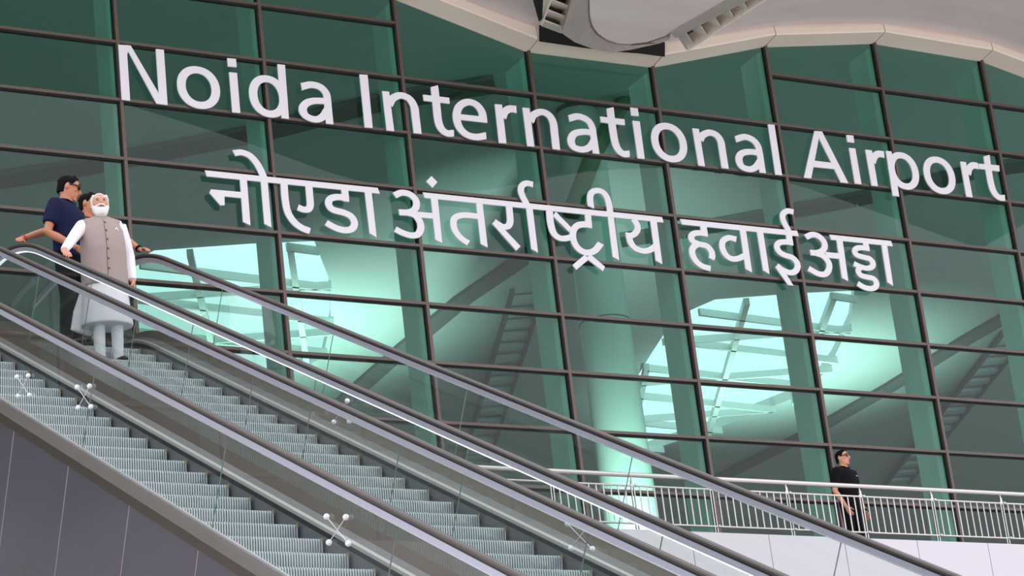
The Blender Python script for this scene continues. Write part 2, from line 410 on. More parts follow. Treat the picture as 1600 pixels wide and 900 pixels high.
# ------------------------------------------------------------------ lettering on the glass
YL = D-.12
def P2(z, p): return aty(z[0]+p[0]/z[2], z[1]+p[1]/z[2], YL)
def catmull(P, n=7):
    out = []
    for i in range(len(P)-1):
        p0 = P[i-1] if i else P[0]*2-P[1]; p1, p2 = P[i], P[i+1]; p3 = P[i+2] if i+2 < len(P) else P[-1]*2-P[-2]
        for k in range(n):
            t = k/n; out.append(.5*((2*p1)+(p2-p0)*t+(2*p0-5*p1+4*p2-p3)*t*t+(3*p1-p0-3*p2+p3)*t**3))
    out.append(P[-1]); return out
TH = .028
class Glyph(MB):
    n_ = 0
    def add(s, vs, fs, mi=0):       # strokes that cross sit a hair apart in depth
        s.n_ += 1; o = Vector((0, -.0025*s.n_, 0))
        return MB.add(s, [Vector(v)+o for v in vs], fs, mi)
    def poly(s, z, pts): return s.prism([P2(z, p) for p in pts], (0, TH, 0))
    def stroke(s, z, pts, wv, wh, cut0=None, cut1=None, smooth=True, closed=False):
        P = [P2(z, p) for p in pts]
        Q = catmull(P) if smooth else P
        L, Rr = [], []
        for i, p in enumerate(Q):
            t = Q[min(i+1, len(Q)-1)]-Q[max(i-1, 0)]; t.y = 0; t.normalize(); nn = Vector((-t.z, 0, t.x))
            w = math.sqrt((wv*nn.x)**2+(wh*nn.z)**2)/2
            L.append(p+nn*w); Rr.append(p-nn*w)
        for cut, i in ((cut0, 0), (cut1, -1)):
            if cut:
                a, b_ = P2(z, cut[0]), P2(z, cut[1])
                if (a-L[i]).length+(b_-Rr[i]).length > (b_-L[i]).length+(a-Rr[i]).length: a, b_ = b_, a
                L[i], Rr[i] = a, b_
        n = len(L); v = L+Rr; v = v+[p+Vector((0, TH, 0)) for p in v]; f = []
        for i in range(n-1):
            f += [(i, i+1, n+i+1, n+i), (2*n+i, 3*n+i, 3*n+i+1, 2*n+i+1), (i, 2*n+i, 2*n+i+1, i+1), (n+i, n+i+1, 3*n+i+1, 3*n+i)]
        f += [(0, n, 3*n, 2*n), (n-1, 3*n-1, 4*n-1, 2*n-1)]
        return s.add(v, f)
    def ring(s, l, t, r, b_, wv, wh):       # extremes as (zoom, point)
        xl, zt, xr, zb = P2(*l).x, P2(*t).z, P2(*r).x, P2(*b_).z
        c = Vector(((xl+xr)/2, YL, (zt+zb)/2)); a, h = (xr-xl)/2, (zt-zb)/2; N = 48; v = []
        for rx, rz_ in ((a, h), (a-wv, h-wh)):
            for k in range(N):
                th = 2*math.pi*k/N; co, si = math.cos(th), math.sin(th); e = .94
                v.append(c+Vector((rx*math.copysign(abs(co)**e, co), 0, rz_*math.copysign(abs(si)**e, si))))
        v = v+[p+Vector((0, TH, 0)) for p in v]; f = []
        for k in range(N):
            j = (k+1) % N; f += [(k, j, N+j, N+k), (2*N+k, 3*N+k, 3*N+j, 2*N+j), (k, 2*N+k, 2*N+j, j), (N+k, N+j, 3*N+j, 3*N+k)]
        return s.add(v, f)
E1, E2, E3, E4 = (170, 60, 6), (340, 70, 6), (540, 90, 6), (690, 110, 6)
E5, E6, E7, E8 = (870, 140, 6), (1040, 160, 6), (1230, 180, 6), (1380, 200, 6)
WV, WH = .158, .132
sign = tag(empty('airport_name_sign', aty(184, 165, YL)), 'upper line of big white Latin letters naming the airport on the green glass', 'sign')
inv = Matrix.Translation(-Vector(sign.location))
LN = [0]
def letter(g, parent):
    LN[0] += 1; o = g.build('letter', m_letter, parent); o.data.transform(Matrix.Translation((0, -.0004*(LN[0] % 17), 0)) @ Matrix.Translation(-Vector(parent.location))); return o
G = []
G.append(Glyph().poly(E1, [(90,58),(205,68),(215,90),(200,583),(122,575)][:2]+[(172,150),(200,583),(122,575)]).poly(E1, [(150,62),(205,68),(475,530),(550,625),(448,612)]).poly(E1, [(440,100),(515,108),(550,625),(470,560)]))
G.append(Glyph().ring((E1,(640,430)), (E1,(805,260)), (E1,(1043,490)), (E1,(885,662)), WV, WH))
G.append(Glyph().poly(E2, [(90,125),(172,132),(178,210),(97,202)]).poly(E2, [(107,257),(181,265),(212,640),(138,633)]))
G.append(Glyph().ring((E2,(293,440)), (E2,(425,283)), (E2,(655,500)), (E2,(490,680)), WV, WH).poly(E2, [(560,183),(630,190),(668,695),(600,687)]))
G.append(Glyph().stroke(E2, [(785,392),(875,374),(960,395),(1015,450),(1030,520),(1040,630),(1052,742)], WV*.9, WH*.95, ((780,352),(792,430))).stroke(E2, [(1030,530),(905,526),(830,550),(797,605),(830,668),(915,700),(985,675),(1038,600)], WV, WH*.9))
G.append(Glyph().poly(E3, [(130,157),(205,163),(253,660),(180,655)]))
G.append(Glyph().poly(E3, [(343,315),(407,320),(455,690),(385,683)]).stroke(E3, [(408,440),(440,385),(510,355),(590,382),(640,455),(656,560),(675,712)], WV, WH*.95))
G.append(Glyph().stroke(E3, [(832,268),(850,430),(868,590),(900,670),(955,710),(1015,708)], WV, WH*.95, ((800,276),(863,260)), ((1015,680),(1015,738))).poly(E3, [(725,348),(970,378),(975,433),(733,405)]))
G.append(Glyph().stroke(E4, [(393,478),(375,385),(320,318),(240,297),(165,340),(140,430),(165,530),(230,598),(320,625),(418,612)], WV, WH*.95, ((350,470),(428,493)), ((414,580),(420,645))).poly(E4, [(160,410),(365,432),(428,493),(165,463)]))
G.append(Glyph().poly(E4, [(498,317),(565,322),(607,685),(538,680)]).stroke(E4, [(572,440),(592,390),(635,362),(700,367)], WV*.95, WH*1.05, None, ((696,330),(703,403))))
G.append(Glyph().poly(E4, [(758,350),(822,355),(868,715),(803,710)]).stroke(E4, [(832,475),(862,418),(935,390),(1005,420),(1045,490),(1058,590),(1075,742)], WV, WH*.95))
G.append(Glyph().stroke(E5, [(115,270),(200,252),(285,285),(328,345),(342,420),(355,510),(368,600)], WV*.9, WH*.95, ((107,240),(120,300))).stroke(E5, [(340,408),(250,396),(165,415),(132,475),(160,540),(240,563),(310,537),(355,470)], WV, WH*.9))
G.append(Glyph().stroke(E5, [(498,172),(518,330),(545,490),(578,565),(625,603),(682,602)], WV, WH*.95, ((467,180),(530,165)), ((680,574),(683,632))).poly(E5, [(405,253),(632,280),(637,335),(412,307)]))
G.append(Glyph().poly(E5, [(688,168),(757,177),(767,250),(697,243)]).poly(E5, [(708,293),(775,300),(822,650),(757,645)]))
G.append(Glyph().ring((E5,(882,450)), (E5,(1015,312)), (E6,(200,410)), (E6,(65,562)), WV, WH))
G.append(Glyph().poly(E6, [(250,243),(310,250),(367,600),(307,592)]).stroke(E6, [(322,350),(348,308),(410,284),(475,308),(515,365),(530,450),(557,620)], WV, WH*.95))
G.append(Glyph().stroke(E6, [(658,345),(740,323),(815,348),(862,400),(882,470),(896,560),(912,660)], WV*.9, WH*.95, ((650,318),(665,373))).stroke(E6, [(880,475),(790,463),(715,478),(687,530),(715,600),(790,627),(850,602),(890,545)], WV, WH*.9))
G.append(Glyph().poly(E6, [(960,205),(1020,210),(1092,683),(1030,677)]))
G.append(Glyph().poly(E7, [(255,148),(325,153),(297,213),(225,592),(157,585)]).poly(E7, [(255,148),(325,153),(572,637),(503,630),(293,205)]).poly(E7, [(250,427),(420,448),(450,507),(240,486)]))
G.append(Glyph().poly(E7, [(555,185),(620,192),(628,258),(563,250)]).poly(E7, [(578,307),(637,313),(695,647),(635,642)]))
G.append(Glyph().poly(E7, [(732,323),(793,330),(850,665),(792,660)]).stroke(E7, [(800,440),(818,388),(855,363),(910,370)], WV*.95, WH*1.05, None, ((905,337),(911,403))))
G.append(Glyph().poly(E7, [(925,335),(977,340),(1050,762),(990,755)]).ring((E8,(48,380)), (E8,(160,228)), (E8,(335,440)), (E8,(240,580)), WV, WH))
G.append(Glyph().ring((E8,(373,380)), (E8,(490,268)), (E8,(680,500)), (E8,(580,622)), WV, WH))
G.append(Glyph().poly(E8, [(722,315),(775,320),(838,650),(780,643)]).stroke(E8, [(795,430),(808,378),(840,351),(890,357)], WV*.95, WH*1.05, None, ((882,325),(893,390))))
G.append(Glyph().stroke(E8, [(968,256),(985,380),(1013,530),(1045,610),(1090,652),(1142,655)], WV, WH*.95, ((941,268),(995,252)), ((1138,627),(1143,684))).poly(E8, [(890,335),(1085,352),(1090,408),(895,382)]))
for g in G: letter(g, sign)

H1, H2, H3, H4 = (310, 225, 6.4286), (420, 270, 7.5), (600, 260, 6.43), (690, 270, 6.43)
H5, H6, H7, H8 = (800, 280, 6), (900, 290, 6.43), (1050, 310, 6.43), (1240, 340, 6.9235)
HV, HH = .133, .108
hs = tag(empty('airport_name_sign_in_hindi', aty(320, 365, YL)), 'lower line of big white Devanagari letters naming the airport on the green glass', 'sign')
def toH(z, p, z2): return ((z[0]+p[0]/z[2]-z2[0])*z2[2], (z[1]+p[1]/z[2]-z2[1])*z2[2])
G = []
G.append(Glyph().poly(H1, [(65,265),(85,325),toH(H2,(1300,245),H1),toH(H2,(1275,178),H1)]))
G.append(Glyph().poly(H1, [(415,340),(485,345),(522,817),(448,783)]).poly(H1, [(125,457),(430,484),(436,545),(260,527),(262,615),(220,618),(110,490)]))
G.append(Glyph().poly(H1, [(625,365),(693,370),(733,838),(662,803)]).stroke(H1, [(357,93),(430,86),(510,115),(575,180),(628,270),(663,360)], HV, HH, ((342,62),(373,123))))
G.append(Glyph().stroke(H2, [(177,110),(190,300),(222,460),(295,575),(385,645),(482,683)], HV, HH*1.1, None, ((490,655),(474,713))).stroke(H2, [(467,140),(478,280),(485,370),(465,425),(405,432),(340,405)], HV, HH*1.05, None, ((351,372),(330,437))))
G.append(Glyph().poly(H2, [(848,190),(930,200),(940,342),(860,330)]).stroke(H2, [(938,305),(840,287),(760,290),(707,320),(703,380),(755,435),(880,470),(965,515),(1003,590),(975,655),(895,675),(790,650),(672,588)], HV, HH*1.08, None, ((688,558),(655,614))))
G.append(Glyph().poly(H2, [(1122,215),(1203,225),(1262,758),(1180,712)]))
G.append(Glyph().poly(H3, [(475,98),(535,160),(487,215),(422,152)]))
G.append(Glyph().poly(H3, [(390,262),(408,318),toH(H6,(878,372),H3),toH(H6,(862,318),H3)]))
def aa(z, up, cu, lo, cl, bar_, st):
    return Glyph().stroke(z, up, HV, HH*1.05, cu).stroke(z, lo, HV, HH*1.05, None, cl).poly(z, bar_).poly(z, st)
G.append(aa(H3, [(107,292),(175,264),(255,278),(315,330),(327,390),(300,440),(240,462),(152,460)], ((87,265),(125,318)), [(230,464),(310,490),(362,560),(368,630),(335,685),(265,692),(180,665),(112,630)], ((125,605),(100,656)), [(320,455),(485,470),(490,526),(345,513)], [(468,310),(537,320),(583,772),(513,738)]))
G.append(Glyph().poly(H4, [(345,290),(410,300),(463,750),(393,715)]).stroke(H4, [(372,440),(270,427),(180,431),(125,465),(121,535),(150,605),(205,665),(270,708)], HV*.98, HH, None, ((285,684),(255,731))))
G.append(Glyph().stroke(H4, [(677,325),(686,420),(689,490),(668,535),(620,542),(575,520),(530,490)], HV, HH).poly(H4, [(543,475),(508,510),(750,782),(793,740)]))
G.append(Glyph().poly(H4, [(848,345),(913,352),(968,802),(902,765)]).stroke(H4, [(917,118),(855,105),(808,130),(796,180),(815,240),(848,300),(870,345)], HV*.95, HH, ((920,89),(915,148))))
G.append(Glyph().stroke(H5, [(350,280),(362,410),(392,505),(440,548),(490,556),(550,545)], HV*1.05, HH).poly(H5, [(410,305),(555,455),(535,495),(383,345)]))
G.append(Glyph().poly(H5, [(683,320),(740,330),(750,460),(690,450)]).stroke(H5, [(748,432),(690,424),(620,432),(578,475),(571,545),(598,620),(650,672),(715,690),(780,665),(830,603)], HV, HH*1.1, None, ((807,588),(860,618))))
G.append(Glyph().poly(H5, [(680,710),(725,748),(603,850),(568,803)]).poly(H5, [(740,710),(870,822),(852,863),(688,737)]))
G.append(Glyph().poly(H6, [(318,305),(378,312),(433,750),(368,715)]).stroke(H6, [(150,217),(140,125),(160,68),(215,50),(272,70),(312,125),(335,210),(345,300)], HV*.98, HH, ((118,204),(183,230))))
G.append(Glyph().stroke(H6, [(575,335),(612,390),(617,440),(588,485),(545,502),(500,497)], HV*.98, HH).stroke(H6, [(525,478),(548,570),(600,632),(680,658),(745,645),(795,610)], HV, HH).poly(H6, [(743,350),(808,358),(865,790),(800,755)]))
G.append(Glyph().poly(H7, [(80,207),(100,262),(1272,381),(1256,328)]))
G.append(Glyph().poly(H7, [(283,275),(347,282),(358,386),(293,375)]).stroke(H7, [(357,357),(290,348),(220,354),(191,390),(215,435),(280,462),(345,478),(390,525),(403,570),(396,612)], HV, HH*1.02, None, ((368,597),(421,623))).stroke(H7, [(255,462),(210,495),(201,550),(235,625),(300,680),(385,706)], HV, HH, None, ((387,680),(384,733))))
G.append(Glyph().stroke(H7, [(645,411),(570,396),(512,428),(505,495),(540,567),(600,607),(665,604),(730,575)], HV, HH, ((649,382),(641,441))).poly(H7, [(678,310),(740,318),(803,745),(738,710)]))
G.append(Glyph().poly(H7, [(852,335),(914,340),(978,760),(915,725)]))
G.append(Glyph().poly(H7, [(1143,355),(1203,362),(1217,475),(1155,465)]).stroke(H7, [(1215,448),(1145,438),(1078,446),(1052,485),(1080,540),(1135,572),(1205,595),(1250,640),(1260,690),(1235,735),(1185,747),(1120,725),(1052,680)], HV, HH*1.02).poly(H7, [(1070,660),(1035,690),(1165,872),(1217,878),(1095,680)]).stroke(H7, [(1216,139),(1160,128),(1115,155),(1110,205),(1135,265),(1172,330)], HV*.95, HH, ((1220,112),(1213,168))))
G.append(Glyph().poly(H8, [(387,185),(405,240),(1072,311),(1052,254)]))
G.append(aa(H8, [(133,212),(200,185),(270,202),(325,258),(335,318),(305,362),(245,382),(180,378)], ((112,186),(152,240)), [(235,384),(320,418),(378,490),(380,560),(340,612),(265,608),(160,551)], ((172,526),(148,577)), [(330,373),(482,388),(490,448),(365,435)], [(460,238),(525,248),(587,690),(520,655)]))
G.append(Glyph().poly(H8, [(748,262),(808,274),(818,364),(757,352)]).stroke(H8, [(818,338),(750,328),(685,332),(659,365),(685,407),(750,428),(820,447),(855,490),(848,532),(800,549),(735,537),(650,500)], HV*.95, HH*.98, None, ((658,474),(642,526))).stroke(H8, [(715,540),(697,580),(725,625),(790,645),(860,662),(894,710),(880,755),(830,770),(760,755),(691,714)], HV*.95, HH*.98, None, ((702,690),(680,739))))
G.append(Glyph().poly(H8, [(950,285),(1010,295),(1077,738),(1015,700)]))
for g in G: letter(g, hs)

# ------------------------------------------------------------------ escalators
KN = -4.579
YA, YB = 24.95, 26.4              # where the slope eases into the landing
def S(y):
    if y <= YA: return TAN*y
    if y >= YB: return TAN*(YA+YB)/2
    t = y-YA; return TAN*YA + TAN*t - TAN*t*t/(2*(YB-YA))
def ys(y0, y1):
    out = [y0]; y = y0
    for v in ([YA+(YB-YA)/10*i for i in range(11)]):
        if y0 < v < y1: out.append(v)
    out.append(y1); return out
def sweep(name, prof, m_, parent, y0=5.0, y1=27.4, mi=None, shade=False):     # prof: closed loop of (x, k)
    Y = ys(y0, y1); n = len(prof); v = [(x, y, S(y)+k) for y in Y for x, k in prof]; f = []; mm = []
    for j in range(len(Y)-1):
        for i in range(n): f.append((j*n+i, j*n+(i+1) % n, (j+1)*n+(i+1) % n, (j+1)*n+i)); mm.append(mi[i] if mi else 0)
    f.append(tuple(range(n))[::-1]); f.append(tuple(range((len(Y)-1)*n, len(Y)*n))); mm += [0, 0]
    b = MB(); b.v = v; b.f = f; b.m = mm
    return b.build(name, m_, parent)
# one step, corrugated riser and tread
SW = .995
def step_mesh():
    path = [(.40, 0), (.03, 0), (.008, -.006), (0, -.022), (.006, -.08), (.020, -.15), (.045, -.232)]
    b = MB()
    base = [(y+.012, z-.012) for y, z in path[1:]] 
    b.prism([(-SW/2, .42, -.012)] and [(-SW/2, y, z) for y, z in [(.42, -.012)]+base+[(.42, -.26)]], (SW, 0, 0), 1)
    nt = 48; p = SW/nt
    for i in range(nt):
        x0 = -SW/2+p*(i+.22); x1 = x0+p*.56
        out = path; inn = [(y+.014, z-.014) for y, z in path]
        loop = out+inn[::-1]
        mi = 0
        b.prism([(x0, y, z) for y, z in loop], (x1-x0, 0, 0), mi)
    b.box((SW/2-.014, -.002, -.03), (SW/2, .03, .001), 2)
    return b.mesh('step', [m_step, m_groove, m_comb])
step_me = step_mesh()
def balustrade(xr, parent, deck_k, side, glow):
    """handrail, profile, painted highlight edge and glass panels in the plane x = xr"""
    KH = -3.485; w = .028
    prof = [(xr-w, KH-.030), (xr-w*1.02, KH-.014), (xr-w*.7, KH-.003), (xr, KH), (xr+w*.7, KH-.003), (xr+w*1.02, KH-.014), (xr+w, KH-.030), (xr+w*.6, KH-.036), (xr-w*.6, KH-.036)]
    h = sweep('handrail', prof, m_rubber, parent, y1=27.3)
    # rounded return at the top end
    yE, zE = 27.3, S(27.3)+KH-.018; b = MB(); N = 14; pts = []
    for i in range(N+1):
        a = math.pi*i/N; pts.append((xr, yE+.32*math.sin(a), zE-.32+.32*math.cos(a)))
    b.tube(pts, [(.028, .018)]*(N+1), n=12); b.build('handrail_return', m_rubber, parent, True)
    sweep('handrail_guide', [(xr-.017, KH-.051), (xr-.017, KH-.034), (xr+.017, KH-.034), (xr+.017, KH-.051)], m_rail_dark, parent)
    sweep('rail_profile', [(xr-.017, KH-.096), (xr-.019, KH-.050), (xr+.019, KH-.050), (xr+.017, KH-.096)], m_alu, parent)
    sweep('painted_glint' if glow else 'rail_trim', [(xr-.018, KH-.105), (xr-.018, KH-.096), (xr+.018, KH-.096), (xr+.018, KH-.105)], m_strip if glow else m_trim, parent)  # glowing edge stands in for a sky glint; the others are plain trim
    # glass panels, joints square to the slope
    kt, kb = KH-.104, deck_k-.03; j = [14.3+2.37*i for i in range(-4, 5)]+[27.25]
    j = [5.2]+j
    tb = math.sin(R(30))*math.cos(R(30))     # horizontal lean of a square joint per metre of height
    for i in range(len(j)-1):
        y0, y1 = j[i], j[i+1]; sh = 0.25*(kt-kb)
        Y = [y for y in ys(y0+.003, y1-.003)]
        n = len(Y); gx = .003; v = []
        for s_ in (-1, 1):
            for q, k in ((1, kt), (-1, kb)):
                for a, y in enumerate(Y):
                    lean = -q*sh if (y < 24.6) else 0
                    yy = y+lean; v.append((xr+s_*gx, yy, S(yy)+k))
        f = []; mi = []
        for a in range(n-1):
            f += [(a, a+1, n+a+1, n+a), (2*n+a, 3*n+a, 3*n+a+1, 2*n+a+1), (a, 2*n+a, 2*n+a+1, a+1), (n+a, n+a+1, 3*n+a+1, 3*n+a)]; mi += [0, 0, 0, 0]
        f += [(0, n, 3*n, 2*n), (n-1, 3*n-1, 4*n-1, 2*n-1)]; mi += [1, 1]
        b = MB(); b.v = v; b.f = f; b.m = mi; b.build('glass_panel', [m_bglass, m_gedge], parent)
    MB().box((xr-.006, 27.2, S(27.3)+deck_k-.03), (xr+.006, 27.45, S(27.3)+KH-.25)).build('glass_panel', m_bglass, parent)
def escalator(xc, xl, xr, yn, label, glowl):
    e = tag(empty('escalator', (0, 0, 0)), label, 'escalator')
    DK = -4.37; sl, sr = xc-.515, xc+.515
    # steps
    k = 0; y = yn
    while y > 10.6: y -= .4
    while y < 26.4:
        o = bpy.data.objects.new('step', step_me); C.objects.link(o); o.location = (xc, y, S(y)+KN); o.parent = e; y += .4
    for sgn, s_, g in ((-1, sl, xl), (1, sr, xr)):
        u = lambda d: s_+sgn*d
        sweep('skirt', [(u(0), KN-.30), (u(0), KN+.02), (u(.012), KN+.02), (u(.012), KN-.30)], m_skirt, e)
        sweep('skirt_brush', [(u(-.006), KN+.015), (u(-.006), KN+.055), (u(.012), KN+.055), (u(.012), KN+.015)], m_brush, e)
        sweep('skirt_trim', [(u(-.002), KN+.055), (u(0), KN+.085), (u(.03), KN+.095), (u(.03), KN+.055)], m_edge, e)
        gi = abs(g-s_)
        sweep('inner_deck', [(u(.03), KN+.03), (u(.03), KN+.09), (u(.03+(gi-.03)*.45), KN+.125), (u(gi-.012), DK), (u(gi-.012), KN+.03)], [m_deck, m_bronze], e, mi=[0, 0, 1, 0, 0])
        balustrade(g, e, DK, sgn, glowl and sgn < 0)
    return e
eL = escalator(8.034, 7.375, 8.705, 23.906, 'near grey escalator at the lower left with empty moving steps between glass sides', False)
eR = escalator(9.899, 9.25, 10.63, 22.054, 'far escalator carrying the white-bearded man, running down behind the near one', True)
# outer decks and side cladding
sweep('outer_deck', [(7.155, -4.46), (7.155, -4.376), (7.35, -4.37), (7.35, -4.46)], m_bronze, eL)
sweep('deck_edge_trim', [(7.345, -4.375), (7.345, -4.352), (7.366, -4.352), (7.366, -4.375)], m_trim, eL)
cl = sweep('side_cladding', [(7.17, -7.6), (7.17, -4.455), (7.36, -4.455), (7.36, -7.6)], m_clad, eL)
for i in range(-3, 6):
    y = 16.93+2.37/2*i-.3; a = Vector((7.166, y, S(y)-4.46)); d = Vector((0, .5, -.866))
    MB().prism([a, a+Vector((0, .008, .0046)), a+Vector((0, .008, .0046))+d*2.6, a+d*2.6], (.006, 0, 0)).build('cladding_joint', m_cladj, eL)
sweep('middle_deck', [(8.72, -4.5), (8.72, -4.385), (9.235, -4.385), (9.235, -4.5)], m_bronze, eR)
sweep('outer_deck', [(10.645, -4.46), (10.645, -4.37), (10.86, -4.37), (10.86, -4.46)], m_bronze, eR)
sweep('side_cladding', [(10.655, -6.2), (10.655, -4.455), (10.845, -4.455), (10.845, -6.2)], m_clad, eR)
def spider(xp, pts, parent):  # reflections of spider fittings, shaped as solid knobs and arms on the glass
    for (u, v), xs in pts:
        c = atx(u, v, xp-.02)
        g = empty('spider_reflection', c, 0, parent)
        for sx in (-1, 1):
            for sz in (-1, 1):
                dx = Vector((0, .135*sx, .085*sz + .32*.135*sx))
                MB().ell(dx, (.021, .021, .021)).build('disc', m_refl, g, True)
                MB().tube([(0, 0, 0), dx], [.002, .003], n=8).build('arm', m_refl, g)
spider(7.375, [((131, 620), 0), ((527, 828), 0), ((36, 603), 0)], eL)
spider(9.25, [((532, 643), 0), ((906, 838), 0)], eR)

# ------------------------------------------------------------------ landing, walkway, parapet wall, ground
MB().box((6.6, 26.9, FLOOR-.5), (11.4, 32.5, FLOOR-.01)).build('floor_landing', m_slab)['kind'] = 'structure'
YP = 32.5
WALK = FLOOR+.1
MB().box((-8, YP+.13, FLOOR-.4), (60, D-.1, WALK)).build('floor_walkway', m_slab)['kind'] = 'structure'
zt_ = aty(1325, 840, YP).z
jx = [aty(u, v, YP).x for u, v in ((1203, 850), (1320, 860), (1433, 860), (1545, 860))]
pitch = (jx[3]-jx[0])/3
wp = tag(empty('wall_parapet', (0, YP, 0)), kind='structure')
for i in range(-9, 9):
    xa = jx[0]+pitch*i
    if xa < 11.6-pitch: continue
    MB().box((xa+.006, 0, FLOOR-9), (xa+pitch-.006, .05, zt_)).build('panel', m_panel, wp)
MB().box((11.5, .05, FLOOR-9), (60, .12, zt_-.02)).build('panel_backing', m_joint, wp)
MB().box((-60, -60, -1.9), (110, 60, -1.7)).build('ground', m_ground)['kind'] = 'structure'

# railing on the parapet
rl = tag(empty('steel_railing', (0, YP+.1, 0)), 'stainless steel railing with slim upright bars along the walkway on the white parapet', 'railing')
YR = YP+.1
zr = lambda u, v: aty(u, v, YR).z
Zh, Zm, Zb = zr(1325, 759), zr(1325, 775), zr(1325, 831)
xe0, xe1 = 13.0, 46.0
def tubeX(z, r_, nm): 
    MB().tube([(xe0, 0, z), (xe1, 0, z)], [r_, r_], side=(0, 1, 0), n=16).build(nm, m_steel, rl, True)
tubeX(Zh, .036, 'handrail'); tubeX(Zm, .016, 'mid_rail'); tubeX(Zb, .016, 'bottom_rail')
pu = [aty(u, 775, YR).x for u in (1230, 1343, 1455)]; pp = (pu[2]-pu[0])/2
posts = [pu[0]+pp*i for i in range(-8, 7)]
bar_me = MB().tube([(0, 0, Zb), (0, 0, Zm)], [.011, .011], n=8).mesh('baluster', m_steel)
for x in posts:
    if not xe0 < x < xe1: continue
    p = MB()
    p.box((x-.03, -.012, zt_-.02), (x-.014, .012, Zm+.03)).box((x+.014, -.012, zt_-.02), (x+.03, .012, Zm+.03))
    p.box((x-.018, -.014, Zm-.02), (x+.018, .014, Zm+.09)).tube([(x, 0, Zm+.06), (x, 0, Zh-.02)], [.014, .012], n=8)
    o = p.build('post', m_steel, rl)
    for z in (Zm, Zb): MB().ell((x+.05, -.02, z), (.026, .026, .026)).build('rail_knob', m_steel, o, True)
    for k in range(1, 11):
        xb = x+pp*k/11
        if xb < xe1 and 19.5 < xb < 32.6:
            o = bpy.data.objects.new('baluster', bar_me); C.objects.link(o); o.location = (xb, 0, 0); o.parent = rl

# ------------------------------------------------------------------ people
m_skin = mat('skin_tan', (204, 146, 118), .55)
m_skin2 = mat('skin_brown', (190, 124, 94), .55)
m_lip = mat('lips', (150, 88, 80), .5)
m_hairw = mat('hair_white', (226, 222, 218), .8, bump=.5, scale=120)
m_hairk = mat('hair_black', (13, 11, 11), .9, bump=.3, scale=120, spec=.15)
m_eye = mat('eye_dark', (40, 30, 26), .3)
m_white = mat('kurta_white', (240, 236, 244), .8, noise=.10, scale=60, stretch=(6, 6, .4), bump=.3)
m_churi = mat('trousers_white', (232, 234, 242), .8, noise=.05, scale=30, stretch=(1, 1, 3), bump=.3)
m_vest = mat('waistcoat_taupe', (164, 147, 142), .85, noise=.18, scale=150, bump=.2)
m_vestd = mat('waistcoat_button', (92, 82, 78), .5)
m_navy = mat('polo_navy', (25, 31, 58), .9, spec=.15, noise=.1, scale=12)
m_black = mat('polo_black', (15, 15, 18), .9, spec=.15, noise=.1, scale=12)
m_trou = mat('trousers_black', (17, 18, 21), .9, spec=.15, noise=.1, scale=12)
m_shoe = mat('shoe_black', (20, 19, 20), .4)
m_lens = mat('sunglass_lens', (12, 12, 14), .08)
m_red = mat('thread_red', (196, 60, 40), .7)
m_rust = mat('shirt_rust', (120, 84, 66), .8)
V3 = Vector
